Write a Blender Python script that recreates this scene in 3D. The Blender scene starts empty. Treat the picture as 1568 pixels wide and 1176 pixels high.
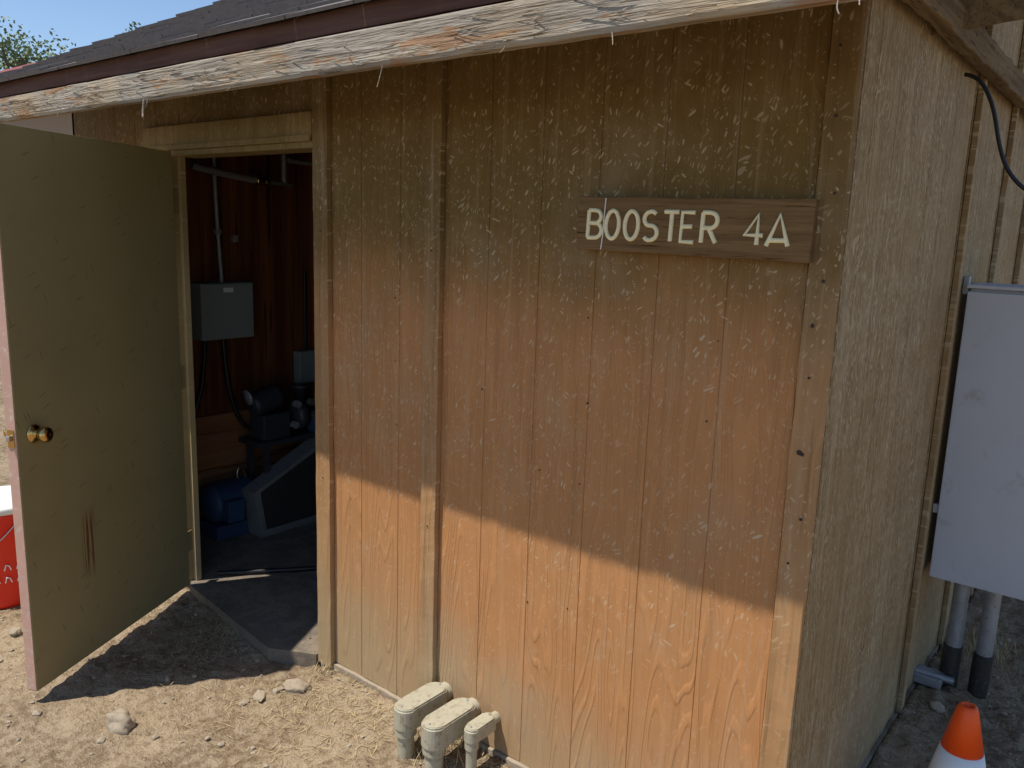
import bpy, bmesh, math, random
from mathutils import Vector, Matrix, noise
random.seed(7)
sc=bpy.context.scene
# ------------------------------------------------------------------ helpers
def link(o,parent=None):
    sc.collection.objects.link(o)
    if parent: o.parent=parent
    return o
def empty(name,parent=None):
    e=bpy.data.objects.new(name,None); e.empty_display_size=.1
    return link(e,parent)
def mesh_obj(name,verts,faces,mat,parent=None,smooth=False):
    me=bpy.data.meshes.new(name); me.from_pydata([tuple(v) for v in verts],[],faces); me.update()
    if mat: me.materials.append(mat)
    if smooth:
        for p in me.polygons: p.use_smooth=True
    return link(bpy.data.objects.new(name,me),parent)
def bm_obj(name,bm,mat,parent=None,smooth=False):
    bmesh.ops.recalc_face_normals(bm,faces=bm.faces)
    me=bpy.data.meshes.new(name); bm.to_mesh(me); bm.free()
    if mat: me.materials.append(mat)
    if smooth:
        for p in me.polygons: p.use_smooth=True
    return link(bpy.data.objects.new(name,me),parent)
def add_box(bm,x0,x1,y0,y1,z0,z1,M=None):
    vs=[bm.verts.new((x,y,z)) for x in(x0,x1) for y in(y0,y1) for z in(z0,z1)]
    if M:
        for v in vs: v.co=M@v.co
    for f in((0,1,3,2),(4,6,7,5),(0,4,5,1),(2,3,7,6),(0,2,6,4),(1,5,7,3)): bm.faces.new([vs[i] for i in f])
    return vs
def box(name,x0,x1,y0,y1,z0,z1,mat,parent=None,bev=.003,rough=0,M=None,seg=2,step=.03):
    bm=bmesh.new(); add_box(bm,x0,x1,y0,y1,z0,z1)
    if rough:
        ln=max(x1-x0,y1-y0,z1-z0); ax=0 if x1-x0==ln else (1 if y1-y0==ln else 2)
        n=int(ln/step)
        for i in range(1,n):
            t=(x0,y0,z0)[ax]+ln*i/n
            no=[0,0,0];no[ax]=1;co=[0,0,0];co[ax]=t
            bmesh.ops.bisect_plane(bm,geom=bm.verts[:]+bm.edges[:]+bm.faces[:],plane_co=co,plane_no=no)
    if bev:
        if rough:
            ed=[e for e in bm.edges if len(e.link_faces)==2 and e.calc_face_angle(0)>1]
        else: ed=bm.edges[:]
        bmesh.ops.bevel(bm,geom=ed,offset=bev,segments=seg,profile=.6,affect='EDGES')
    if rough:
        for v in bm.verts:
            p=v.co*9
            v.co+=Vector((noise.noise(p),noise.noise(p+Vector((9,3,1))),noise.noise(p+Vector((1,7,5)))))*rough
            p=v.co*40
            v.co+=Vector((noise.noise(p),noise.noise(p+Vector((9,3,1))),noise.noise(p+Vector((1,7,5)))))*rough*.5
    if M:
        bm.transform(M)
    return bm_obj(name,bm,mat,parent)
def tube(name,pts,r,mat,parent=None,seg=12,res=8,spline='NURBS',cap=True):
    cu=bpy.data.curves.new(name,'CURVE'); cu.dimensions='3D'; cu.bevel_depth=r; cu.bevel_resolution=3; cu.use_fill_caps=cap
    s=cu.splines.new(spline); s.points.add(len(pts)-1)
    for p,q in zip(s.points,pts): p.co=(*q,1)
    if spline=='NURBS': s.order_u=3; s.use_endpoint_u=True; s.resolution_u=res
    cu.materials.append(mat)
    o=bpy.data.objects.new(name,cu); sc.collection.objects.link(o)
    dg=bpy.context.evaluated_depsgraph_get(); me=bpy.data.meshes.new_from_object(o.evaluated_get(dg))
    bpy.data.objects.remove(o); 
    for p in me.polygons: p.use_smooth=True
    if not me.materials: me.materials.append(mat)
    return link(bpy.data.objects.new(name,me),parent)
def lathe(name,prof,M,mat,parent=None,seg=32,smooth=True):
    bm=bmesh.new(); rings=[]
    for r,z in prof:
        rings.append([bm.verts.new((r*math.cos(2*math.pi*i/seg),r*math.sin(2*math.pi*i/seg),z)) for i in range(seg)])
    for a,b in zip(rings,rings[1:]):
        for i in range(seg): bm.faces.new((a[i],a[(i+1)%seg],b[(i+1)%seg],b[i]))
    bm.faces.new(rings[0]); bm.faces.new(rings[-1])
    bm.transform(M)
    o=bm_obj(name,bm,mat,parent)
    for p in o.data.polygons: p.use_smooth = smooth and len(p.vertices)==4
    return o
# ------------------------------------------------------------------ node helpers
class NT:
    def __init__(s,name):
        s.mat=bpy.data.materials.new(name); s.mat.use_nodes=True
        s.t=s.mat.node_tree; s.b=s.t.nodes['Principled BSDF']; s.L=s.t.links
        s.co=s.t.nodes.new('ShaderNodeTexCoord').outputs['Object']
        sp=s.t.nodes.new('ShaderNodeSeparateXYZ'); s.L.new(s.co,sp.inputs[0]); s.x,s.y,s.z=sp.outputs
    def n(s,k): return s.t.nodes.new(k)
    def set(s,sock,v):
        if isinstance(v,bpy.types.NodeSocket): s.L.new(v,sock)
        elif v is not None: sock.default_value=v
    def m(s,op,a,b=None,c=None,clamp=False):
        n=s.n('ShaderNodeMath'); n.operation=op; n.use_clamp=clamp
        for i,v in enumerate((a,b,c)): s.set(n.inputs[i],v)
        return n.outputs[0]
    def comb(s,x,y,z):
        n=s.n('ShaderNodeCombineXYZ'); s.set(n.inputs[0],x); s.set(n.inputs[1],y); s.set(n.inputs[2],z); return n.outputs[0]
    def noise(s,vec,scale,detail=3,rough=.5,dist=0,col=False,d2=False):
        n=s.n('ShaderNodeTexNoise'); s.L.new(vec,n.inputs['Vector']); n.inputs['Scale'].default_value=scale
        if d2: n.noise_dimensions='2D'
        n.inputs['Detail'].default_value=detail; n.inputs['Roughness'].default_value=rough; n.inputs['Distortion'].default_value=dist
        return n.outputs['Color' if col else 'Fac']
    def vor(s,vec,scale,feat='F1',rnd=1,d2=True):
        n=s.n('ShaderNodeTexVoronoi')
        if d2: n.voronoi_dimensions='2D'
        s.L.new(vec,n.inputs['Vector']); n.inputs['Scale'].default_value=scale; n.feature=feat
        n.inputs['Randomness'].default_value=rnd
        return n
    def ramp(s,v,a,b,oa=0,ob=1,smooth=True):
        n=s.n('ShaderNodeMapRange'); n.interpolation_type='SMOOTHSTEP' if smooth else 'LINEAR'
        s.set(n.inputs[0],v)
        for i,q in enumerate((a,b,oa,ob)): s.set(n.inputs[i+1],q)
        return n.outputs[0]
    def mix(s,f,a,b,mode='MIX'):
        n=s.n('ShaderNodeMix'); n.data_type='RGBA'; n.blend_type=mode; s.set(n.inputs[0],f)
        for i,v in ((6,a),(7,b)):
            if isinstance(v,tuple): v=(*v,1)
            s.set(n.inputs[i],v)
        return n.outputs[2]
    def out(s,col,rough=.7,bump=None,bd=.002,bs=1,metal=0,spec=None):
        if isinstance(col,tuple): col=(*col,1)
        s.set(s.b.inputs['Base Color'],col); s.set(s.b.inputs['Roughness'],rough); s.set(s.b.inputs['Metallic'],metal)
        if spec is not None: s.b.inputs['Specular IOR Level'].default_value=spec
        if bump is not None:
            n=s.n('ShaderNodeBump'); n.inputs['Distance'].default_value=bd; n.inputs['Strength'].default_value=bs
            s.L.new(bump,n.inputs['Height']); s.L.new(n.outputs[0],s.b.inputs['Normal'])
        return s.mat
def specks(t,u,z,layers,seed=0):
    tot=None
    wv=t.n('ShaderNodeTexNoise'); wv.noise_dimensions='2D'; t.L.new(t.comb(u,z,0.),wv.inputs['Vector']); wv.inputs['Scale'].default_value=7; wv.inputs['Detail'].default_value=1
    ww=t.m('MULTIPLY',t.m('SUBTRACT',wv.outputs['Fac'],.5),.09)
    u=t.m('ADD',u,ww); 
    for i,(ang,sa,sb,rad,th) in enumerate(layers):
        c,s=math.cos(ang),math.sin(ang)
        a=t.m('ADD',t.m('MULTIPLY',u,c),t.m('MULTIPLY',z,s)); b=t.m('SUBTRACT',t.m('MULTIPLY',z,c),t.m('MULTIPLY',u,s))
        v=t.comb(t.m('MULTIPLY',a,sa),t.m('ADD',t.m('MULTIPLY',b,sb),seed+i*3.3),0.)
        vo=t.vor(v,1)
        sp=t.n('ShaderNodeSeparateColor'); t.L.new(vo.outputs['Color'],sp.inputs[0])
        rr=t.m('MULTIPLY',rad,t.m('ADD',.4,t.m('MULTIPLY',t.m('POWER',sp.outputs[1],2.),1.3)))
        d=t.ramp(vo.outputs['Distance'],rr,t.m('MULTIPLY',rr,.7))
        k=t.m('GREATER_THAN',sp.outputs[0],th)
        q=t.m('MULTIPLY',t.m('MULTIPLY',d,k),t.m('ADD',.2,t.m('MULTIPLY',sp.outputs[2],.8)))
        tot=q if tot is None else t.m('MAXIMUM',tot,q)
    return tot
def siding_mat(name,axis,low,top,spk,off=.28,boards=True,grainK=80,specklayers=None,zshade=(1.36,1.84),seed=0,base_dirt=True,speckcol=(.60,.48,.32),fibc=.10,bd=.0024,zspk=True,mott=.26,streak=.30):
    t=NT(name); u=t.x if axis=='x' else t.y; z=t.z
    b=t.m('FLOOR',t.m('DIVIDE',t.m('ADD',u,off),.2))
    bb=b if boards else 0.0
    v=t.comb(t.m('ADD',t.m('MULTIPLY',u,5.0),t.m('MULTIPLY',bb,3.7)),t.m('ADD',t.m('MULTIPLY',z,.60),t.m('ADD',t.m('MULTIPLY',bb,5.13),float(seed))),0.)
    big=t.noise(v,1.3,2,.45,.2,d2=True)
    sw=t.m('SINE',t.m('MULTIPLY',big,float(grainK)))
    fib=t.noise(t.comb(t.m('MULTIPLY',u,160.),t.m('MULTIPLY',z,7.),0.),1,2,.6,d2=True)
    line=t.ramp(sw,.15,.98)
    h=t.m('ADD',t.m('MULTIPLY',line,1.0),t.m('MULTIPLY',fib,.55))
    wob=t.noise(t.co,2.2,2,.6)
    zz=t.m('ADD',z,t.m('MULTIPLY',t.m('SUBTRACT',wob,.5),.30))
    f=t.ramp(zz,zshade[0],zshade[1])
    col=t.mix(f,low,top)  # soffit shade put into the colour: dark top tone, brighter ground-lit low tone
    wn=t.n('ShaderNodeTexWhiteNoise'); wn.noise_dimensions='1D'; t.L.new(b,wn.inputs['W'])
    tone=t.m('ADD',.97,t.m('MULTIPLY',wn.outputs['Value'],.03))
    lnf=t.m('MULTIPLY',line,.07); fbf=t.m('MULTIPLY',t.m('SUBTRACT',fib,.5),fibc)
    mt=t.noise(t.co,6,3,.6)
    mot=t.m('MULTIPLY',t.m('SUBTRACT',mt,.5),mott)
    k=t.m('ADD',t.m('ADD',tone,lnf),t.m('ADD',fbf,mot))
    col=t.mix(1.,col,t.comb(k,k,k),'MULTIPLY')
    # dusty film in loose patches + vertical water / dust runs
    col=t.mix(t.ramp(t.m('ADD',t.m('MULTIPLY',wob,.6),t.m('MULTIPLY',mt,.4)),.48,.66,0,.30),col,(.36,.27,.165))
    st=t.noise(t.comb(t.m('MULTIPLY',u,34.),t.m('MULTIPLY',z,1.1),0.),1,3,.6,d2=True)
    col=t.mix(t.ramp(st,.56,.72,0,streak),col,(.44,.34,.22))
    col=t.mix(t.ramp(st,.42,.30,0,streak),col,(.13,.08,.035))
    if base_dirt:
        d=t.m('MULTIPLY',t.ramp(t.m('ADD',z,t.m('MULTIPLY',wob,-.5)),.24,-.22),.65)
        col=t.mix(d,col,(.38,.29,.17))
    if axis=='x':
        d=t.m('MULTIPLY',t.ramp(u,-1.1,-1.6),t.ramp(t.m('ADD',z,t.m('MULTIPLY',wob,.4)),1.0,.3,0,.5))
        col=t.mix(d,col,(.38,.285,.155))
    if spk:
        s=specks(t,u,z,specklayers,seed)
        s=t.m('MULTIPLY',s,t.ramp(wob,.30,.55,.4,1))
        if zspk: s=t.m('MULTIPLY',s,t.ramp(z,.35,1.0,.35,1))
        col=t.mix(t.m('MULTIPLY',s,spk),col,speckcol)
    return t.out(col,.75,h,bd,.7,spec=.25)
LAY=[(.9,21,75,.17,.60),(-.75,26,80,.15,.72),(1.35,24,85,.19,.62),(.3,60,70,.13,.72)]
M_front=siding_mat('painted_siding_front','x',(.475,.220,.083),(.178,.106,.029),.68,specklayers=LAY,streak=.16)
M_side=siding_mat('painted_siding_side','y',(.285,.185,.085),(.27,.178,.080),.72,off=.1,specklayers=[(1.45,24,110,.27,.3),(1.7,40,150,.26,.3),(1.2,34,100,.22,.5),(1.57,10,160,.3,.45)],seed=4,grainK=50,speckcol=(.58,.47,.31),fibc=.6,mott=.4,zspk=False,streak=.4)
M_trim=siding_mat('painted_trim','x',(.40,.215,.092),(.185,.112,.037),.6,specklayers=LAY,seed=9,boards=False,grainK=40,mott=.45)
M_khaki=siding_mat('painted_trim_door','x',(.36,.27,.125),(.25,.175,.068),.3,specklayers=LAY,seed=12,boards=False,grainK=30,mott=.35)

def wood(name,c1,c2,axis='x',scale=1,rough=.85,bd=.003,crack=True,peel=None,grey=None):
    t=NT(name); a={'x':(2.,45.,45.),'y':(45.,2.,45.),'z':(45.,45.,2.)}[axis]
    v=t.comb(t.m('MULTIPLY',t.x,a[0]*scale),t.m('MULTIPLY',t.y,a[1]*scale),t.m('MULTIPLY',t.z,a[2]*scale))
    n1=t.noise(v,1,4,.65,.4); n2=t.noise(v,3.1,3,.6)
    k=t.ramp(n1,.3,.7); col=t.mix(k,c1,c2)
    dk=t.ramp(n2,.41,.30,0,.85); 
    if grey: col=t.mix(t.ramp(t.noise(t.co,2.3,3,.6),.36,.56,0,.85),col,t.mix(k,tuple(g*.62 for g in grey),grey))
    if peel:
        p=t.ramp(t.noise(t.comb(t.m('MULTIPLY',t.x,3.),t.m('MULTIPLY',t.y,8),t.m('MULTIPLY',t.z,22)),1,5,.7),.56,.59,0,.75)
        col=t.mix(p,col,peel)
    if crack: col=t.mix(dk,col,(c1[0]*.3,c1[1]*.25,c1[2]*.2))
    return t.out(col,rough,t.m('ADD',n1,t.m('MULTIPLY',n2,.8)),bd,.9,spec=.15)
M_weather=wood('weathered_board',(.25,.18,.11),(.50,.41,.29),'x',peel=(.34,.18,.085),grey=(.41,.37,.31),bd=.009)
M_brown=wood('brown_fascia',(.085,.042,.032),(.13,.07,.052),'x',crack=False)
M_rafter=wood('old_rafter',(.11,.072,.036),(.21,.145,.075),'y')
M_sheath=wood('sheathing',(.08,.052,.028),(.14,.09,.05),'x')
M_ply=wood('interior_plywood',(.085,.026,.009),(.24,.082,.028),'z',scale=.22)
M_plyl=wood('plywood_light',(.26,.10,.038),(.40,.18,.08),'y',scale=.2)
M_stud=wood('stud',(.25,.14,.07),(.36,.22,.12),'z',scale=.5)

def simple(name,c,rough=.5,metal=0,var=.15,ns=12,bump=.0005,spec=None,dirt=None,dth=(.55,.7)):
    t=NT(name); n=t.noise(t.co,ns,3,.6)
    k=t.m('ADD',1-var/2,t.m('MULTIPLY',n,var)); col=t.mix(1.,c,t.comb(k,k,k),'MULTIPLY')
    if dirt:
        col=t.mix(t.ramp(t.noise(t.co,ns*2.3,4,.7),dth[0],dth[1],0,.7),col,dirt)
    r=t.m('ADD',rough-.08,t.m('MULTIPLY',n,.16))
    return t.out(col,r,t.noise(t.co,ns*12,1,.5),bump,.4,metal,spec)
M_greybox=simple('grey_enamel',(.50,.52,.565),.45,0,.18,4,dirt=(.34,.33,.32),dth=(.56,.75))
M_panel=simple('panel_grey',(.25,.28,.26),.5)
M_pvc=simple('painted_conduit',(.42,.385,.28),.5,0,.25,20,dirt=(.24,.19,.12),dth=(.5,.68))
M_galv=simple('galvanised_pipe',(.34,.35,.37),.5,.4,.5,25,dirt=(.14,.12,.10))
M_tape=simple('black_tape',(.03,.028,.026),.6,0,.5,30,dirt=(.18,.14,.10))
M_black=simple('black_rubber',(.012,.012,.012),.45)
M_brass=simple('brass',(.62,.42,.16),.22,1,.3,30)
M_steel=simple('steel',(.55,.53,.50),.35,1)
M_blue=simple('blue_motor',(.035,.070,.14),.5,0,.4,15,dirt=(.08,.07,.06))
M_guard=simple('guard_steel',(.13,.13,.12),.6,.2)
M_orange=simple('cone_orange',(.95,.10,.008),.45,0,.12,14,dirt=(.55,.12,.05),dth=(.6,.8))
M_white=simple('cone_band',(.80,.80,.78),.4,0,.1,14,dirt=(.5,.46,.4),dth=(.6,.8))
M_red=simple('red_plastic',(.80,.03,.012),.4)
M_cream=simple('cream_paint',(.86,.77,.48),.6,0,.3,60,dirt=(.5,.38,.2),dth=(.58,.7))
M_nail=simple('nail_rust',(.035,.022,.016),.7)
M_signw=wood('sign_wood',(.15,.085,.036),(.25,.148,.066),'x',bd=.004)
M_primer=simple('door_edge_primer',(.60,.36,.27),.6,0,.3,20,dirt=(.65,.6,.5))
M_conc=simple('concrete',(.16,.13,.098),.9,0,.5,6,.003,dirt=(.27,.21,.145),dth=(.42,.62))
M_shing=simple('asphalt_shingle',(.17,.15,.14),.95,0,.8,40,.003)
M_redroof=simple('red_roof',(.22,.05,.04),.8); M_stucco=simple('stucco',(.35,.27,.2),.9)
# door paint
t=NT('door_paint')
n=t.noise(t.co,2.5,3,.55); n2=t.noise(t.co,60,1,.5)
k=t.m('ADD',.84,t.m('MULTIPLY',n,.30))
col=t.mix(1.,(.30,.252,.118),t.comb(k,k,k),'MULTIPLY')
g=t.ramp(t.m('ADD',t.z,t.m('MULTIPLY',n,.4)),.75,.15,0,.5); col=t.mix(g,col,(.39,.305,.155))
sx=t.noise(t.comb(t.m('MULTIPLY',t.x,75.),t.m('MULTIPLY',t.z,2.2),0.),1,2,.5,d2=True)
mx=t.m('MULTIPLY',t.ramp(t.m('ABSOLUTE',t.m('SUBTRACT',t.x,.655)),.05,.02),t.ramp(t.m('ABSOLUTE',t.m('SUBTRACT',t.z,.50)),.17,.06))
col=t.mix(t.m('MULTIPLY',mx,t.ramp(sx,.50,.57,0,.9)),col,(.15,.045,.018))
for a,s in ((1.2,1),(-.4,2)):
    c,s_=math.cos(a),math.sin(a)
    A=t.m('ADD',t.m('MULTIPLY',t.x,c),t.m('MULTIPLY',t.z,s_)); B=t.m('SUBTRACT',t.m('MULTIPLY',t.z,c),t.m('MULTIPLY',t.x,s_))
    vo=t.vor(t.comb(t.m('MULTIPLY',A,6.),t.m('ADD',t.m('MULTIPLY',B,60.),s*4.2),0.),1)
    sp=t.n('ShaderNodeSeparateColor'); t.L.new(vo.outputs['Color'],sp.inputs[0])
    col=t.mix(t.m('MULTIPLY',t.ramp(vo.outputs['Distance'],.16,.08,0,.6),t.m('GREATER_THAN',sp.outputs[0],.93)),col,(.10,.07,.04))
gr=t.ramp(t.noise(t.co,9,4,.7),.58,.75,0,.4); col=t.mix(gr,col,(.22,.16,.09))
M_door=t.out(col,t.m('ADD',.42,t.m('MULTIPLY',n,.15)),t.m('ADD',n2,t.m('MULTIPLY',n,3.)),.0006,.5)
# dirt
t=NT('dry_dirt')
n1=t.noise(t.co,1.6,3,.62); n2=t.noise(t.co,28,3,.7); n3=t.noise(t.co,120,2,.7)
col=t.mix(t.ramp(n1,.38,.62),(.20,.142,.085),(.335,.25,.16))
col=t.mix(t.ramp(n2,.42,.64,0,.6),col,(.40,.315,.21))
col=t.mix(t.ramp(n2,.46,.34,0,.55),col,(.14,.098,.058))
col=t.mix(t.ramp(n3,.60,.72,0,.5),col,(.50,.42,.31))
col=t.mix(t.ramp(n3,.42,.30,0,.6),col,(.10,.07,.042))
M_dirt=t.out(col,.95,t.m('ADD',t.m('MULTIPLY',n2,1.2),t.m('MULTIPLY',n3,.5)),.014,1.,spec=.1)
M_rock=simple('rock',(.36,.29,.205),.9,0,.5,25,.004,dirt=(.23,.17,.105))
M_debris=simple('floor_litter',(.17,.13,.09),.9,0,.5,25)
M_straw=simple('straw',(.46,.36,.19),.8,0,.6,9)
t=NT('leaf'); oi=t.n('ShaderNodeTexNoise'); t.L.new(t.co,oi.inputs['Vector']); oi.inputs['Scale'].default_value=1.4
M_leaf=t.out(t.mix(t.ramp(oi.outputs['Fac'],.35,.65),(.08,.13,.045),(.22,.28,.13)),.6)
M_bark=simple('bark',(.12,.09,.07),.9)

# ------------------------------------------------------------------ shed
shed=empty('wooden_pump_shed')
XL=-3.93; XI=-3.62; YB=4.0; WT=.02
def profile_wall(name,u0,u1,z0,z1f,axis,y0,mat,off=.28,gw=.0020,gd=.0022,outward=-1):
    k=math.ceil((u0+off)/.2)
    pr=[(u0,0)]
    while True:
        g=-off+.2*k
        if g>u1-.01: break
        if g>u0+.01: pr+=[(g-gw,0),(g-gw*.4,gd),(g+gw*.4,gd),(g+gw,0)]
        k+=1
    pr.append((u1,0))
    V=[];F=[]
    nz=2
    for (u,d) in pr:
        for j in range(nz):
            z=z0 if j==0 else z1f(u)
            if axis=='x': V.append((u,y0-outward*d,z))
            else: V.append((y0-outward*d,u,z))
    for (u,d) in (pr[-1],pr[0]):
        for j in range(nz):
            z=z0 if j==0 else z1f(u)
            if axis=='x': V.append((u,y0-outward*WT,z))
            else: V.append((y0-outward*WT,u,z))
    N=len(pr)+2
    for i in range(N):
        a=i;b=(i+1)%N
        F.append((2*a,2*b,2*b+1,2*a+1))
    F.append([2*i for i in range(N)][::-1]); F.append([2*i+1 for i in range(N)])
    bm=bmesh.new(); vs=[bm.verts.new(v) for v in V]
    for f in F: bm.faces.new([vs[i] for i in f])
    return bm_obj(name,bm,mat,shed)
SL=.5
def ztop(y): return 2.335+SL*(y+.5)
def zund(y): return ztop(y)-.05
RY=2.0
def zgab(y): return zund(y if y<RY else 2*RY-y)-.005
flat=lambda z:(lambda u:z)
WZ=zund(0)-.01
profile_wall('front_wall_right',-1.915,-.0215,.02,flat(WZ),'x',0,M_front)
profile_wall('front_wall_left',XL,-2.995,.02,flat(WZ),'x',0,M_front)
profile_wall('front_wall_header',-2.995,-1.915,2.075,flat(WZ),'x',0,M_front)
profile_wall('side_wall_near',.0,1.190,.0,zgab,'y',0,M_side,off=.1,outward=1)
profile_wall('side_wall_mid',1.212,1.999,.0,zgab,'y',0.0,M_side,off=.1,outward=1)
profile_wall('side_wall_far',2.0,YB,.0,zgab,'y',-.003,M_side,off=.1,outward=1)
box('side_wall_gap_backing',-.05,-.022,1.15,1.25,0,2.7,M_nail,shed,0)
profile_wall('left_wall',0,YB,.0,zgab,'y',XL,M_side,off=.1,outward=-1)
box('back_wall',XL,-.03,YB,YB+.02,0,zgab(YB),M_side,shed,0)
box('side_batten',.002,.022,1.222,1.262,.0,2.6,M_side,shed,.003,rough=.0015)
box('side_batten_far',.002,.022,1.93,1.97,.0,3.0,M_side,shed,.003,rough=.0015)
box('side_batten_far_b',.002,.022,2.62,2.66,.0,2.8,M_side,shed,.003)
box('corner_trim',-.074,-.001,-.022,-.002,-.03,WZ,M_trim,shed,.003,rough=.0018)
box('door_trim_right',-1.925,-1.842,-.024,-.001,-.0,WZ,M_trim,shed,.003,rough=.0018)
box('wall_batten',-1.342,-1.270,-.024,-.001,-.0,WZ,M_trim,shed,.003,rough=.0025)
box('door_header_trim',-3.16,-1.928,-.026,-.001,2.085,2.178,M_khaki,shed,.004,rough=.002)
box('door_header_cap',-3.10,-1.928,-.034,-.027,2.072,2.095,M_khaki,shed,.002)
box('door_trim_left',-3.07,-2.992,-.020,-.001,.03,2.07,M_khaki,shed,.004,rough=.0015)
box('jamb_left',-2.990,-2.952,-.016,.062,.03,2.075,M_khaki,shed,.003)
box('jamb_left_stop',-2.951,-2.925,.018,.045,.03,2.06,M_khaki,shed,.002)
box('jamb_right',-1.925,-1.905,.0,.115,.0,2.07,M_khaki,shed,.003)
box('jamb_head',-2.95,-1.926,-.012,.115,2.050,2.076,M_khaki,shed,.003)
box('wall_sill',-1.93,-.0,-.012,.1,-.08,.017,M_rock,shed,.004,rough=.004)
box('side_sill',-.05,.012,.0,YB,-.08,-.004,M_rock,shed,.004)
def gable_panel(name,x0,x1,y0,y1,mat):
    bm=bmesh.new(); P=[(y0,.031),(y0,zgab(y0)-.02),(RY,zgab(RY)-.02),(y1,zgab(y1)-.02),(y1,.031)]
    a=[bm.verts.new((x0,y,z)) for y,z in P]; b=[bm.verts.new((x1,y,z)) for y,z in P]
    bm.faces.new(a); bm.faces.new(b[::-1])
    for i in range(5): bm.faces.new((a[i],b[i],b[(i+1)%5],a[(i+1)%5]))
    return bm_obj(name,bm,mat,shed)
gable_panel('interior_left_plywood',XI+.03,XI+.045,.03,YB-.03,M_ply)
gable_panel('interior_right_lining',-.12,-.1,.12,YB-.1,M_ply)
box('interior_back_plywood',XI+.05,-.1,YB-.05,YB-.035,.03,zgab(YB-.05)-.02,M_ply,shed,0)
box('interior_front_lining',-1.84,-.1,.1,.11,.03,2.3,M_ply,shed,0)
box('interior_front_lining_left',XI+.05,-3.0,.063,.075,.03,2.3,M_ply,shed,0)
for i,yy in enumerate((.95,1.6,2.3)): box('stud_%d'%i,XI+.046,XI+.09,yy+.3,yy+.34,.03,2.6,M_stud,shed,.002)
box('interior_lower_panel',XI+.046,XI+.06,.25,1.2,.03,.68,M_plyl,shed,.001)
bm=bmesh.new()
vs=[(-3.58,.03),(-2.99,.03),(-2.90,-.03),(-2.12,-.13),(-1.93,-.03),(-1.93,.1),(-.1,.1),(-.1,3.9),(-3.58,3.9)]
a=[bm.verts.new((x,y,.03)) for x,y in vs]; b=[bm.verts.new((x,y,-.1)) for x,y in vs]
bm.faces.new(a); bm.faces.new(b[::-1])
for i in range(len(vs)): bm.faces.new((a[i],b[i],b[(i+1)%len(vs)],a[(i+1)%len(vs)]))
bm_obj('floor_slab',bm,M_conc,shed)

# roof
RX0,RX1=-4.06,.46
def roof_plane(name,thick_top,thick_bot,x0,x1,mat):
    bm=bmesh.new()
    for s in (0,1):
        Y=[-.485,RY]
        P=[]
        for x in(x0,x1):
            for y in Y:
                z=ztop(y)
                yy=y if s==0 else 2*RY-y
                P+= [(x,yy,z-thick_top),(x,yy,z-thick_bot)]
        vs=[bm.verts.new(p) for p in P]
        for f in((0,1,3,2),(4,6,7,5),(0,4,5,1),(2,3,7,6),(0,2,6,4),(1,5,7,3)): bm.faces.new([vs[i] for i in f])
    return bm_obj(name,bm,mat,shed)
roof_plane('roof_sheathing',.012,.03,RX0,RX1,M_sheath)
bm=bmesh.new(); nrm=Vector((0,-SL,1)).normalized(); dr=Vector((0,1,SL)).normalized()
L=(RY+.5)/dr.y; s0=-.02
while s0<L-.05:
    x=RX0-.02-random.random()*.3
    while x<RX1+.02:
        w=random.uniform(.14,.33); xa=max(x,RX0-.025+random.uniform(-.008,.008)); xb=min(x+w-.004,RX1+.02)
        if xb-xa>.02:
            e0=s0+random.uniform(-.004,.004); e1=min(s0+.19,L)
            th=random.uniform(.011,.018)
            for sgn in (0,1):
                q=[]
                for xx in(xa,xb):
                    for (e,h) in((e0,th+.004),(e0,.002+.004),(e1,.002),(e1,-.004)):
                        p=Vector((xx,-.5,2.323))+dr*e+nrm*h
                        if sgn: p.y=2*RY-p.y
                        q.append(bm.verts.new(p))
                for f in((0,1,3,2),(4,6,7,5),(0,4,5,1),(2,3,7,6),(0,2,6,4),(1,5,7,3)): bm.faces.new([q[k] for k in f])
        x+=w
    s0+=.135
bm_obj('roof_shingles',bm,M_shing,shed)
# fascia: weathered 2x4 with a lightly chipped lower edge
bm=bmesh.new(); n=int((RX1-RX0)/.012); rings=[]
for i in range(n+1):
    x=RX0+(RX1-RX0)*i/n
    lo=2.168+.0012*noise.noise(Vector((x*1.2,0,0)))+.0015*noise.noise(Vector((x*9,3,0)))
    ch=max(0,noise.noise(Vector((x*5,7,0)))-.3)*.016+max(0,noise.noise(Vector((x*22,9,0)))-.3)*.010
    hi=2.262+.002*noise.noise(Vector((x*4,5,0)))
    prof=[(-.466,hi),(-.500,hi),(-.503+.002*noise.noise(Vector((x*12,1,4))),hi-.004),(-.503+.004*noise.noise(Vector((x*7,1,9))),hi-.03),(-.502+.004*noise.noise(Vector((x*8,4,9))),hi-.06),(-.501+ch*.3,lo+.010+ch),(-.496+ch*.4,lo+ch*.8),(-.466,lo+.001)]
    rings.append([bm.verts.new((x,y,z)) for y,z in prof])
for a,b in zip(rings,rings[1:]):
    for j in range(8): bm.faces.new((a[j],a[(j+1)%8],b[(j+1)%8],b[j]))
bm.faces.new(rings[0]); bm.faces.new(rings[-1][::-1])
bm_obj('fascia_board',bm,M_weather,shed)
box('fascia_upper_board',RX0-.005,RX1,-.495,-.468,2.268,2.325,M_brown,shed,.003,rough=.0015)
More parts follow.
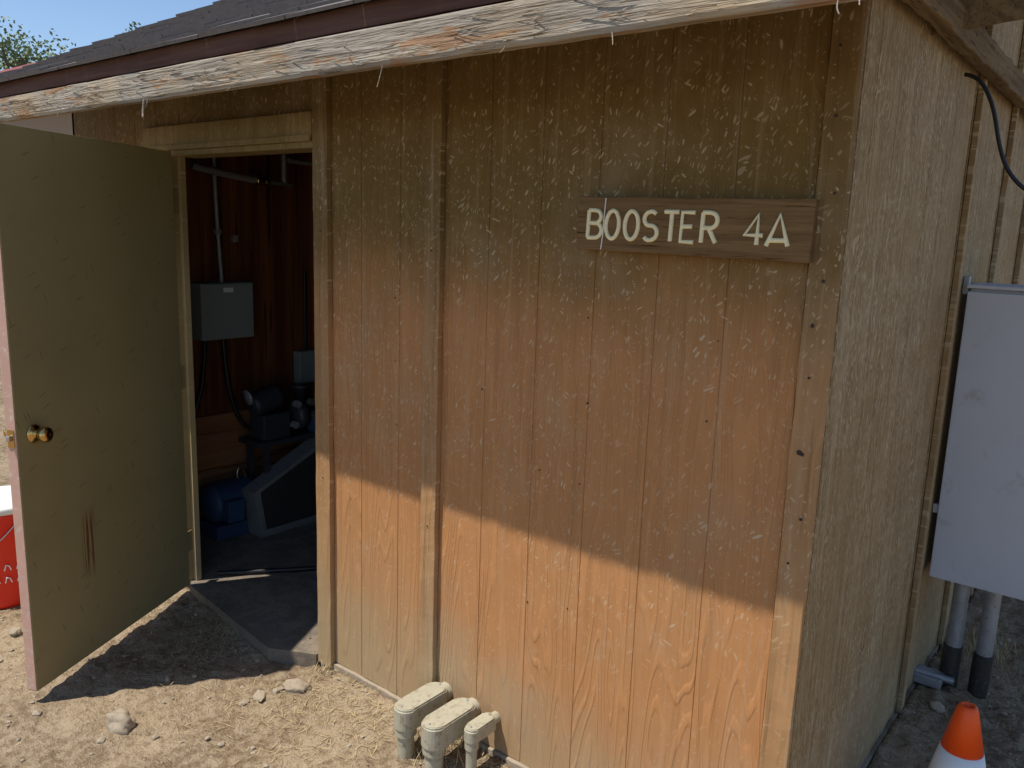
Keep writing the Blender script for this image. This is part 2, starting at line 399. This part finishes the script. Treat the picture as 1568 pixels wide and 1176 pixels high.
def slope_beam(name,x0,x1,y0,y1,t0,t1,mat):
    bm=bmesh.new(); P=[]
    for x in(x0,x1):
        for y in(y0,y1):
            z=ztop(y); P+=[(x,y,z-t0),(x,y,z-t1)]
    vs=[bm.verts.new(p) for p in P]
    for f in((0,1,3,2),(4,6,7,5),(0,4,5,1),(2,3,7,6),(0,2,6,4),(1,5,7,3)): bm.faces.new([vs[i] for i in f])
    bmesh.ops.bevel(bm,geom=bm.edges[:],offset=.003,segments=1,affect='EDGES')
    return bm_obj(name,bm,mat,shed)
x=-3.9;i=0
while x<-.1:
    slope_beam('rafter_%d'%i,x,x+.04,-.462,-.003,.031,.12,M_rafter); x+=.6;i+=1
slope_beam('barge_rafter',RX1-.05,RX1-.01,-.46,RY,.031,.15,M_rafter)
slope_beam('barge_rafter_left',RX0+.01,RX0+.05,-.46,RY,.031,.15,M_rafter)
slope_beam('gable_rafter',.105,.15,-.46,RY,.031,.14,M_rafter)
box('gable_ledger_beam',.024,.066,-.05,3.6,2.318,2.40,M_rafter,shed,.005,rough=.006)
for i,y in enumerate((.35,.95,1.55)):
    z=ztop(y)-.03
    box('lookout_%d'%i,.02,RX1-.052,y,y+.04,z-.105,z-.012,M_rafter,shed,.004,rough=.003)
M=Matrix.Translation((.25,.75,2.44))@Matrix.Rotation(math.radians(38),4,'Z')@Matrix.Rotation(math.radians(-12),4,'Y')
box('gable_brace',-.35,.35,-.02,.02,-.045,.045,M_rafter,shed,.004,rough=.004,M=M)
for i,(x,l) in enumerate(((-1.02,.055),(-2.22,.06),(-2.20,.03),(-.35,.03),(.1,.03),(-.62,.015),(-1.7,.012),(.13,.02),(-2.9,.02))):
    tube('fascia_splinter_%d'%i,[(x,-.495,2.18),(x+random.uniform(-.01,.01),-.50,2.172-l*.5),(x+random.uniform(-.015,.015),-.505,2.172-l)],.0012 if i!=1 else .004,M_weather,shed)
bm=bmesh.new()
for i in range(170):
    x=random.uniform(RX0,.2); z=random.uniform(2.178,2.255); l=random.uniform(.02,.12); h=random.uniform(.0008,.0035); o=random.uniform(.003,.012)
    a=[bm.verts.new(p) for p in ((x,-.504,z-h),(x,-.504,z+h),(x+l,-.504-o,z+h*.3+random.uniform(-.006,.004)),(x+l*.6,-.505-o*.4,z-h))]
    bm.faces.new(a)
bm_obj('fascia_slivers',bm,M_weather,shed)
nb=bmesh.new()
def disc(x,y,z,r):
    M=Matrix.Translation((x,y,z))@Matrix.Rotation(math.radians(90),4,'X')
    bmesh.ops.create_cone(nb,cap_ends=True,segments=10,radius1=r,radius2=r*.8,depth=.003,matrix=M)
for x,z,r in ((-.045,2.05,.004),(-.035,1.68,.004),(-.05,1.575,.005),(-.045,1.45,.003),(-.05,1.265,.007),(-.043,1.262,.005),(-.03,1.1,.004),(-.05,.98,.003),(-.03,1.88,.003),(-.05,2.2,.003)): disc(x,-.0245,z,r)
for xg in (-.30,-.70,-.86,-1.1,-1.5):
    for z in (.62,1.05,1.28,1.52):
        if random.random()<.5: disc(xg+random.uniform(-.02,.02),-.001,z+random.uniform(-.03,.03),random.uniform(.002,.0035))
for z in (.75,1.7): disc(-1.305,-.0265,z,.0025); disc(-1.88,-.0265,z+.05,.0025)
bm_obj('nail_heads',nb,M_nail,shed)

# door (child of shed)
door=empty('shed_door',shed); door.location=(-2.895,-.035,0); door.rotation_euler=(0,0,math.atan2(-.86,.445))
DW=.965; KZ=1.005
box('door_leaf',0,DW,-.042,0,.04,2.065,M_door,door,.002)
box('door_free_edge',DW+.0005,DW+.003,-.040,-.002,.045,2.06,M_primer,door,.001)
box('latch_plate',DW+.0035,DW+.006,-.034,-.008,KZ-.035,KZ+.03,M_brass,door,.001)
Rk=Matrix.Rotation(math.radians(-90),4,'X')
for sgn,nm in ((1,'inner'),(-1,'outer')):
    M=Matrix.Translation((DW-.075,0 if sgn>0 else -.042,KZ))@(Rk if sgn>0 else Matrix.Rotation(math.radians(90),4,'X'))
    lathe('door_knob_'+nm,[(.0,0),(.034,.001),(.034,.004),(.029,.009),(.016,.012),(.012,.018),(.012,.028),(.019,.032),(.027,.040),(.029,.050),(.026,.060),(.018,.064),(.008,.065),(.0,.063)],M,M_brass,door)
box('latch_bolt',DW+.006,DW+.02,-.028,-.014,KZ-.01,KZ+.01,M_steel,door,.003)
for z in (.25,1.05,1.85):
    tube('hinge_%d'%int(z*100),[(-.006,-.010,z-.05),(-.006,-.010,z),(-.006,-.010,z+.05)],.006,M_khaki,door)
    box('hinge_leaf_%d'%int(z*100),-.05,-.002,-.012,-.009,z-.05,z+.05,M_khaki,door,.0005)

# interior equipment -------------------------------------------------
ep=empty('electrical_panel'); X=XI+.046
box('enclosure',X,X+.13,.40,.72,1.13,1.44,M_panel,ep,.006)
box('cover_door',X+.131,X+.137,.405,.715,1.135,1.435,M_panel,ep,.003)
box('label',X+.1375,X+.1385,.53,.59,1.39,1.415,M_white,ep,0)
tube('conduit_top',[(X+.05,.575,1.44),(X+.05,.56,1.7),(X+.05,.55,2.05),(X+.05,.55,2.4)],.012,M_galv,ep)
box('conduit_coupling',X+.035,X+.065,.54,.575,1.70,1.73,M_galv,ep,.004)
box('conduit_clip',X+.002,X+.03,.67,.70,1.66,1.70,M_galv,ep,.004)
tube('flex_cable',[(X+.07,.56,1.13),(X+.08,.56,.95),(X+.09,.60,.72),(X+.10,.66,.60),(X+.12,.78,.55),(X+.2,.95,.56)],.013,M_black,ep)
tube('flex_cable_b',[(X+.07,.45,1.13),(X+.06,.44,.9),(X+.04,.40,.75),(X+.04,.36,.6)],.012,M_black,ep)
wp=empty('water_pipe')
tube('pipe_run',[(X+.12,.38,2.055),(X+.12,.45,2.04),(X+.12,.7,2.01),(X+.12,.76,2.005)],.020,M_galv,wp)
tube('pipe_run_dark',[(X+.12,.76,2.005),(X+.12,1.0,1.995)],.014,M_guard,wp,spline='POLY')
tube('pipe_drop',[(X+.12,.95,2.16),(X+.12,.95,2.0)],.016,M_galv,wp,spline='POLY')
tube('pipe_far',[(X+.12,.98,2.13),(X+.12,1.4,2.12)],.014,M_galv,wp,spline='POLY')
lathe('valve_body',[(0,-.04),(.026,-.04),(.026,-.02),(.020,-.015),(.020,.015),(.026,.02),(.026,.04),(0,.04)],Matrix.Translation((X+.12,.80,2.005))@Rk,M_brass,wp)
tube('valve_handle',[(X+.12,.8,2.02),(X+.13,.8,2.045),(X+.13,.72,2.05)],.007,M_black,wp)
tube('pipe_branch',[(X+.12,.42,2.05),(X+.13,.40,2.12),(X+.13,.52,2.16),(X+.13,.9,2.17)],.011,M_black,wp)
sb=empty('junction_box'); box('body',X,X+.06,1.08,1.2,.80,1.0,M_panel,sb,.005); box('lid',X+.061,X+.066,1.085,1.195,.805,.995,M_panel,sb,.002)
tube('tail',[(X+.03,1.14,.8),(X+.04,1.13,.6)],.01,M_black,sb,spline='POLY')
tube('tail_b',[(X+.01,1.165,1.0),(X+.01,1.165,1.5)],.009,M_black,sb,spline='POLY')
pu=empty('water_pump')
My=lambda x,y,z:Matrix.Translation((x,y,z))@Rk
M_dkmetal=simple('dark_cast_iron',(.05,.056,.065),.5,.3)
lathe('motor_body',[(0,-.10),(.05,-.10),(.065,-.09)]+[(r,-.08+.15*i/16) for i in range(17) for r in ((.072,) if i%2 else (.064,))]+[(.055,.09),(.04,.10),(0,.10)],My(-3.36,.73,.77)@Matrix.Rotation(.25,4,'X'),M_dkmetal,pu)
lathe('motor_cap',[(0,0),(.045,0),(.045,.012),(.02,.016),(0,.016)],My(-3.36,.605,.80)@Matrix.Rotation(.25,4,'X'),M_galv,pu)
lathe('pump_volute',[(0,-.04),(.06,-.04),(.085,-.02),(.085,.02),(.06,.04),(0,.04)],My(-3.33,.93,.66),M_dkmetal,pu)
lathe('pump_volute_b',[(0,-.03),(.04,-.03),(.06,-.015),(.06,.015),(.04,.03),(0,.03)],My(-3.30,1.02,.60),M_blue,pu)
for i,(yy,zz) in enumerate(((.88,.74),(.98,.74),(.86,.62),(1.0,.66),(1.06,.56))):
    lathe('fitting_%d'%i,[(0,-.02),(.022,-.02),(.022,.02),(0,.02)],Matrix.Translation((-3.27,yy,zz))@Matrix.Rotation(1.57,4,'Y'),M_guard if i%2 else M_galv,pu,seg=6,smooth=False)
lathe('outlet_flange',[(0,0),(.03,0),(.03,.12),(.05,.12),(.05,.14),(0,.14)],Matrix.Translation((-3.33,.95,.70)),M_dkmetal,pu)
tube('suction_pipe',[(-3.33,.97,.66),(-3.33,1.1,.66),(-3.33,1.15,.5),(-3.34,1.16,.1)],.03,M_dkmetal,pu)
box('pump_base',-3.48,-3.26,.62,1.1,.52,.55,M_dkmetal,pu,.005)
box('pump_foot',-3.42,-3.28,.66,.84,.55,.70,M_dkmetal,pu,.01)
for i,(a_,b_) in enumerate(((-3.46,.66),(-3.30,.66),(-3.46,1.06),(-3.30,1.06))): box('leg_%d'%i,a_,a_+.03,b_,b_+.03,.03,.52,M_dkmetal,pu,.002)
mo=empty('electric_motor')
lathe('motor_body',[(0,-.15),(.06,-.15),(.1,-.13)]+[(r,-.12+.24*i/24) for i in range(25) for r in ((.115,) if i%2 else (.104,))]+[(.09,.14),(.05,.15),(0,.15)],My(-3.40,.50,.22),M_blue,mo)
box('terminal_box',-3.30,-3.24,.40,.50,.14,.26,M_blue,mo,.006); box('foot',-3.50,-3.30,.36,.64,.03,.11,M_blue,mo,.006)
tube('lifting_eye',[(-3.40,.56,.33),(-3.40,.55,.385),(-3.40,.60,.395),(-3.40,.61,.33)],.007,M_steel,mo)
bg=empty('belt_guard')
pts=[(.56,.03),(1.06,.03),(1.10,.50),(1.0,.52),(.52,.30)]
bm=bmesh.new()
a=[bm.verts.new((-3.30,y,z)) for y,z in pts]; b=[bm.verts.new((-3.18,y,z)) for y,z in pts]
bm.faces.new(a)
for i in range(5): bm.faces.new((a[i],b[i],b[(i+1)%5],a[(i+1)%5]))
cx=sum(p[0] for p in pts)/5; cz=sum(p[1] for p in pts)/5
c=[bm.verts.new((-3.18,cx+(y-cx)*.88,cz+(z-cz)*.84)) for y,z in pts]
for i in range(5): bm.faces.new((b[i],b[(i+1)%5],c[(i+1)%5],c[i]))
bm_obj('housing',bm,simple('guard_frame',(.22,.22,.21),.6,.1,.4,20,dirt=(.10,.08,.06)),bg)
cc=[(-3.185,cx+(y-cx)*.90,cz+(z-cz)*.86) for y,z in pts]
t=NT('guard_mesh'); w=t.vor(t.comb(t.y,t.z,0.),80,rnd=0)
gm=t.out(t.mix(t.ramp(w.outputs['Distance'],.38,.47),(.010,.010,.010),(.06,.06,.055)),.7)
mesh_obj('mesh_face',cc,[(0,1,2,3,4)],gm,bg)
hose=empty('garden_hose'); tube('hose',[(-2.9,.12,.045),(-2.75,.3,.045),(-2.55,.55,.045),(-2.5,.75,.045),(-2.3,.95,.045),(-1.9,1.1,.045)],.012,M_black,hose)
bm=bmesh.new()
for i in range(110):
    x=random.uniform(-3.2,-1.95); y=abs(random.gauss(0,.28))-.02; s=random.uniform(.001,.0045)
    if x<-2.92 and y<.1: continue
    r=bmesh.ops.create_icosphere(bm,subdivisions=1,radius=s,matrix=Matrix.Translation((x,y,.031+s*.3)))
    for v in r['verts']: v.co+=Vector((random.uniform(-1,1),random.uniform(-1,1),0))*s*.5
bm_obj('floor_debris',bm,M_debris,shed)

# ------------------------------------------------------------------ sign
sg=empty('wooden_sign'); sg.location=(-.38,-.030,1.797); sg.rotation_euler=(math.radians(-2),math.radians(.5),0)
box('board',-.340,.316,-.014,.012,-.073,.071,M_signw,sg,.004,rough=.0032)
def letter(ch):
    a=lambda cx,cy,rx,ry,t0,t1,n=10:[(cx+rx*math.cos(math.radians(t0+(t1-t0)*i/n)),cy+ry*math.sin(math.radians(t0+(t1-t0)*i/n))) for i in range(n+1)]
    if ch=='B': return [[(0,0),(0,1)],[(0,1),(.3,1)]+a(.33,.77,.27,.23,90,-90)+[(0,.54)],[(.3,.54)]+a(.36,.27,.32,.27,90,-90)+[(0,0)]]
    if ch=='O': return [a(.32,.5,.32,.5,0,360,24)]
    if ch=='S': return [a(.33,.75,.30,.25,40,250,12)+a(.33,.26,.32,.26,80,-140,12)]
    if ch=='T': return [[(0,1),(.64,1)],[(.32,1),(.32,0)]]
    if ch=='E': return [[(.56,1),(0,1),(0,0),(.58,0)],[(0,.52),(.46,.52)]]
    if ch=='R': return [[(0,0),(0,1)],[(0,1),(.3,1)]+a(.34,.75,.28,.25,90,-90)+[(0,.5)],[(.3,.5),(.64,0)]]
    if ch=='4': return [[(.5,0),(.5,1),(0,.32),(.72,.32)]]
    if ch=='A': return [[(-.08,0),(.36,1),(.74,0)],[(.0,.18),(.66,.18)]]
for k,(ch,x) in enumerate(zip('BOOSTER4A',(-.680,-.624,-.564,-.507,-.446,-.396,-.340,-.226,-.165))):
    sx=.064; hz=.074
    for j,st in enumerate(letter(ch)):
        dx=random.uniform(-.001,.001)
        tube('letter_%s_%d_%d'%(ch,k,j),[(x+.38+px*sx+dx,-.0145+random.uniform(-.0003,.0003),-.039+pz*hz+random.uniform(-.0006,.0006)) for px,pz in st],.0060,M_cream,sg,spline='POLY')
tube('paint_run',[(-.249,-.0165,.068),(-.251,-.0165,.02),(-.250,-.0165,-.03),(-.254,-.0165,-.07)],.0016,M_white,sg)

# ------------------------------------------------------------------ utility cabinet on side
ub=empty('electrical_cabinet')
box('cabinet_body',.030,.45,1.408,1.66,.515,1.622,M_greybox,ub,.004)
box('cabinet_door',.024,.456,1.390,1.405,.510,1.612,M_greybox,ub,.004)
box('rain_hood',.020,.462,1.382,1.67,1.624,1.637,M_greybox,ub,.003)
box('hanger_tab',.002,.022,1.41,1.44,.76,.795,M_greybox,ub,.003); box('hanger_tab_b',.002,.022,1.41,1.44,1.60,1.665,M_galv,ub,.003)
for i,x in enumerate((.112,.222)):
    tube('riser_%d'%i,[(x,1.60,.51),(x,1.60,.30),(x-.004,1.598,-.05)],.030,M_galv,ub,spline='POLY')
    tube('riser_collar_%d'%i,[(x,1.60,.512),(x,1.60,.485)],.039,M_galv,ub,spline='POLY')
    tube('riser_tape_%d'%i,[(x-.001,1.599,.17),(x-.003,1.598,.10),(x-.004,1.598,-.05)],.036,M_tape,ub,spline='POLY')
tube('ground_strut',[(-.0,1.52,.05),(.14,1.535,.045)],.014,M_galv,ub,spline='POLY')
box('ground_strut_foot',.0,.10,1.49,1.58,.01,.05,M_galv,ub,.004)
cb=empty('power_cable')
tube('cable',[(.02,.91,2.283),(.05,.9,2.275),(.085,.9,2.235),(.115,.9,2.165),(.135,.9,2.08),(.165,.9,2.0),(.218,.9,1.94),(.30,.92,1.90),(.5,1.0,1.9)],.006,M_black,cb)

# ------------------------------------------------------------------ conduit bodies at front wall base
def lb(x,yw,ln,w,h,zt):
    e=empty('conduit_elbow')
    def caps(z0,z1,wid,y0,y1,bev,nm,mat):
        bm=bmesh.new(); r=wid/2; P=[]
        for i in range(13): a_=math.pi*i/12; P.append((x+r*math.cos(a_),y1-r+r*math.sin(a_)))
        for i in range(13): a_=math.pi+math.pi*i/12; P.append((x+r*math.cos(a_),y0+r+r*math.sin(a_)))
        A=[bm.verts.new((p[0],p[1],z0)) for p in P]; B=[bm.verts.new((p[0],p[1],z1)) for p in P]
        bm.faces.new(A[::-1]); top=bm.faces.new(B)
        for i in range(len(P)): bm.faces.new((A[i],A[(i+1)%len(P)],B[(i+1)%len(P)],B[i]))
        bmesh.ops.bevel(bm,geom=[ed for ed in top.edges],offset=bev,segments=3,affect='EDGES')
        return bm_obj(nm,bm,mat,e,smooth=False)
    caps(zt-h,zt-.006,w,yw-ln,yw,.004,'body',M_pvc)
    caps(zt-.0055,zt,w*.93,yw-ln+.004,yw-.006,.003,'lid',M_pvc)
    tube('riser',[(x,yw-ln+w*.5,zt-h+.01),(x,yw-ln+w*.5,-.05)],w*.36,M_pvc,e,spline='POLY')
    tube('hub',[(x,yw-ln+w*.5,zt-h+.012),(x,yw-ln+w*.5,zt-h-.03)],w*.46,M_pvc,e,spline='POLY')
    tube('wall_hub',[(x,yw-.03,zt-h*.5),(x,yw+.03,zt-h*.5)],min(w,h)*.42,M_pvc,e,spline='POLY')
    for yy in (yw-.02,yw-ln+.02):
        lathe('lid_screw',[(0,0),(.004,0),(.004,.002),(0,.002)],Matrix.Translation((x,yy,zt+.0003)),M_galv,e,seg=8)
lb(-1.222,-.015,.225,.082,.078,.182)
lb(-1.090,-.015,.225,.088,.080,.175)
lb(-.988,-.015,.135,.052,.048,.165)

# ------------------------------------------------------------------ cone
cn=empty('traffic_cone'); cn.location=(.307,.60,0)
I=Matrix.Identity(4)
Hc=.45
rad=lambda z:.125+( .026-.125)*z/Hc
lathe('cone_lower',[(.128,.015),(rad(.03),.03),(rad(.15),.15),(rad(.15)-.004,.15)],I,M_orange,cn)
lathe('cone_band',[(rad(.15)+.001,.15),(rad(.308)+.001,.308),(rad(.308)-.004,.308)],I,M_white,cn)
lathe('cone_upper',[(rad(.308),.309),(rad(.435),.435),(.024,.447),(.018,.45),(.014,.447),(.015,.36)],I,M_orange,cn)
bm=bmesh.new(); add_box(bm,-.17,.17,-.17,.17,0.005,.025); bmesh.ops.bevel(bm,geom=[e for e in bm.edges if abs(e.verts[0].co.z-e.verts[1].co.z)>.01],offset=.04,segments=4,affect='EDGES'); bm_obj('base',bm,M_orange,cn)

bk=empty('red_bucket'); bk.location=(-3.46,-.62,0)
lathe('pail',[(0,0),(.14,0),(.145,.02),(.168,.43),(.178,.435),(.178,.455),(.168,.455)],I,M_red,bk)
lathe('lid',[(.185,.456),(.185,.48),(.175,.49),(.16,.486),(0,.486)],I,M_white,bk)
tube('handle',[(-.17,0,.42),(-.16,-.1,.3),(0,-.19,.25),(.16,-.1,.3),(.17,0,.42)],.003,M_steel,bk)
for i in range(5):
    for j in range(2):
        aa=math.radians(-75+i*17); z0=.13+j*.06
        tube('print_%d_%d'%(i,j),[((.150+.02*z0/.4)*1.012*math.cos(aa+d),(.150+.02*z0/.4)*1.012*math.sin(aa+d),z0+h) for d,h in ((0,0),(.04,.025),(.12,.02),(.16,.0))],.003,M_white,bk,spline='POLY')

# ------------------------------------------------------------------ ground
def axis_vals(a,b,st,far):
    v=[];x=a
    while x<=b+1e-6: v.append(x); x+=st
    s=st;x=b
    while x<far: s*=1.35; x+=s; v.append(x)
    s=st;x=a
    while x>-far: s*=1.35; x-=s; v.insert(0,x)
    return v
def gz(x,y):
    p=Vector((x,y,0))
    d=max(0,max(abs(x+1.5)-5,abs(y)-5))
    z=noise.fractal(p*1.3,1,2,3)*.018+noise.fractal(p*9,1,2,4)*.013+noise.fractal(p*28,1,2,2)*.007
    if XL-.05<x<.0 and y>.0: z=-.06
    else:
        if x>0 and y>.9: z+=max(0,noise.fractal(p*14,1,2,3))*.03
        if -2.9<x<-1.9 and y<0: z-=.012*math.exp(-((y+.25)/.3)**2)
        if y<0 and y>-.15 and x>-1.9 and x<0: z+=.012*(1+y/.15)
    if d>0: z+=noise.noise(p*.05)*min(d*.02,.6)
    return z-.006
xs=axis_vals(-4.6,1.3,.02,400); ys=axis_vals(-2.0,2.4,.02,400)
V=[(x,y,gz(x,y)) for y in ys for x in xs]; nx=len(xs)
F=[(j*nx+i,j*nx+i+1,(j+1)*nx+i+1,(j+1)*nx+i) for j in range(len(ys)-1) for i in range(nx-1)]
mesh_obj('ground',V,F,M_dirt,None,True)
def outside(x,y): return not (XL-.1<x<.05 and y>-.03)
bm=bmesh.new()
for i in range(2600):
    x=random.uniform(-4.2,1.0); y=random.uniform(-1.9,2.2)
    if not outside(x,y): continue
    s=random.choice((.003,.004,.005,.006,.008))*random.uniform(.7,1.5)
    if random.random()<.05: s*=2.4
    M=Matrix.Translation((x,y,gz(x,y)+s*.25))@Matrix.Rotation(random.random()*6,4,'Z')@Matrix.Diagonal((s*random.uniform(.8,1.5),s,s*random.uniform(.45,.8),1))
    r=bmesh.ops.create_icosphere(bm,subdivisions=1,radius=1,matrix=M)
    for v in r['verts']: v.co+=Vector((random.uniform(-1,1),random.uniform(-1,1),random.uniform(-1,1)))*s*.22
bm_obj('gravel',bm,M_rock)
bm=bmesh.new()
def blade(x,y,z,ang,l,w,lift):
    d=Vector((math.cos(ang),math.sin(ang),0)); n=Vector((-d.y,d.x,0))*w
    p0=Vector((x,y,z)); p1=p0+d*l*.5+Vector((0,0,lift*.6)); p2=p0+d*l+Vector((0,0,lift))+n*random.uniform(-6,6)
    vs=[bm.verts.new(q) for q in (p0-n,p0+n,p1+n,p1-n,p2)]
    bm.faces.new((vs[0],vs[1],vs[2],vs[3])); bm.faces.new((vs[3],vs[2],vs[4]))
for i in range(3600):
    q=random.random()
    if q<.45:
        x=random.uniform(-2.0,-.6); y=-.02-abs(random.gauss(0,.3))
    elif q<.70:
        x=random.gauss(-2.5,.25); y=random.gauss(-.22,.15)
    elif q<.82:
        x=random.uniform(.03,.5); y=random.uniform(1.2,2.3)
    else:
        x=random.uniform(-4,1.0); y=random.uniform(-1.9,2.2)
    if not outside(x,y) or noise.noise(Vector((x*3,y*3,2)))<-.15: continue
    blade(x,y,gz(x,y)+.003,random.random()*6.28,random.uniform(.015,.06),random.uniform(.0005,.0012),random.uniform(0,.014))
bm_obj('dry_straw',bm,M_straw)
def tuft(name,x0,y0,n,h,sp):
    global bm
    bm=bmesh.new()
    for i in range(n):
        x=x0+random.gauss(0,sp); y=min(y0+random.gauss(0,sp),-.015) if x<0 else y0+random.gauss(0,sp)
        blade(x,y,gz(x,y),random.random()*6.28,random.uniform(.02,.06),.001,h*random.uniform(.4,1))
    bm_obj(name,bm,M_straw)
tuft('dry_grass_tuft',-1.16,-.10,220,.08,.07)
tuft('dry_grass_tuft',-1.85,-.05,60,.04,.03)
tuft('dry_grass_tuft',.15,1.95,200,.12,.12)
def rock(x,y,s,sq):
    bm=bmesh.new(); bmesh.ops.create_icosphere(bm,subdivisions=4,radius=1)
    for v in bm.verts:
        p=v.co.copy(); k=1+.35*noise.noise(p*1.2+Vector((x*7,y*5,0)))+.12*noise.noise(p*4)+.04*noise.noise(p*11)
        v.co=Vector((p.x*k*s,p.y*k*s*.7,p.z*k*s*sq))
    o=bm_obj('rock',bm,M_rock,None,True); o.location=(x,y,gz(x,y)+s*sq*.35); o.rotation_euler=(.1,.15,x*3)
rock(-2.085,-.765,.060,.65); rock(-1.83,-.20,.052,.45); rock(-3.05,-.75,.03,.6); rock(.12,1.35,.03,.6); rock(-1.9,-.31,.014,.8);rock(-2.25,-.5,.012,.8)

# ------------------------------------------------------------------ background trees & house
def tree(x,y,h,cw,seed):
    rnd=random.Random(seed); e=empty('tree'); e.location=(x,y,0)
    tube('trunk',[(0,0,-.2),(.1,.05,h*.25),(0,.1,h*.5),(.1,0,h*.85)],.16,M_bark,e)
    cl=[]
    for i in range(16):
        a_=rnd.random()*6.28; r=rnd.uniform(.2,1)*cw; z=h*rnd.uniform(.42,.93); r*=1.15-.6*abs(z/h-.6)/.35
        c=Vector((math.cos(a_)*r,math.sin(a_)*r,z)); cl.append(c)
        tube('limb_%d'%i,[(0,0,z*.6),tuple(c*.6+Vector((0,0,z*.3))),tuple(c)],.035,M_bark,e)
    bm=bmesh.new()
    for c in cl:
        R_=rnd.uniform(.45,.85)
        for j in range(330):
            d=Vector((rnd.gauss(0,1),rnd.gauss(0,1),rnd.gauss(0,.8))); d=d.normalized()*R_*rnd.random()**.5
            p=c+d; u=Vector((rnd.uniform(-1,1),rnd.uniform(-1,1),rnd.uniform(-1,1))).normalized(); w=u.orthogonal().normalized()
            s=rnd.uniform(.035,.075)
            bm.faces.new([bm.verts.new(q) for q in (p-u*s,p+w*s*.5,p+u*s,p-w*s*.5)])
    bm_obj('foliage',bm,M_leaf,e)
tree(-22.9,7.0,6.6,1.3,3); tree(-21.9,9.6,7.0,1.2,5); tree(-26,3.6,6.8,1.8,8)
hs=empty('distant_house'); 
box('walls',-17.5,-14.0,3.0,4.8,0,3.6,M_stucco,hs,0)
bm=bmesh.new()
vs=[bm.verts.new(p) for p in ((-17.9,2.7,3.55),(-13.6,2.7,3.55),(-13.6,5.1,3.55),(-17.9,5.1,3.55),(-17.9,3.9,4.2),(-13.6,3.9,4.2))]
for f in ((0,1,5,4),(2,3,4,5),(0,4,3),(1,2,5),(0,3,2,1)): bm.faces.new([vs[i] for i in f])
bm_obj('roof',bm,M_redroof,hs); box('window',-13.99,-13.96,3.4,3.9,1.2,2.3,M_black,hs,0); box('house_door',-13.99,-13.96,4.1,4.7,.1,2.1,M_brown,hs,0)

# ------------------------------------------------------------------ light
S=Vector((.52,.854,0)); el=math.radians(66.6)
L=Vector((S.x*math.cos(el),S.y*math.cos(el),-math.sin(el)))
sd=bpy.data.lights.new('sun','SUN'); sd.energy=5; sd.angle=math.radians(.53); sd.color=(1,.95,.87)
so=link(bpy.data.objects.new('sun',sd)); so.rotation_euler=L.to_track_quat('-Z','Y').to_euler(); so.location=(-3,-5,8)
w=bpy.data.worlds.new('World'); sc.world=w; w.use_nodes=True
sk=w.node_tree.nodes.new('ShaderNodeTexSky'); sk.sky_type='NISHITA'; sk.sun_disc=False
sk.sun_elevation=el; sk.sun_rotation=math.atan2(-S.x,-S.y); sk.altitude=900; sk.dust_density=.1; sk.ozone_density=2.5
bgn=w.node_tree.nodes['Background']; bgn.inputs[1].default_value=.15; w.node_tree.links.new(sk.outputs[0],bgn.inputs[0])
sc.view_settings.view_transform='Standard'; sc.view_settings.look='None'; sc.view_settings.exposure=0
# ------------------------------------------------------------------ camera
cd=bpy.data.cameras.new('camera'); cd.sensor_width=36; cd.lens=28.537; cd.clip_start=.02; cd.clip_end=2000
co=link(bpy.data.objects.new('camera',cd))
R=Vector((.7770,.6285,.0333)).normalized(); F_=Vector((-.6134,.7680,-.1841)).normalized(); U=R.cross(F_).normalized(); R=F_.cross(U)
co.matrix_world=Matrix(((R.x,U.x,-F_.x,.594),(R.y,U.y,-F_.y,-1.956),(R.z,U.z,-F_.z,1.769),(0,0,0,1)))
sc.camera=co
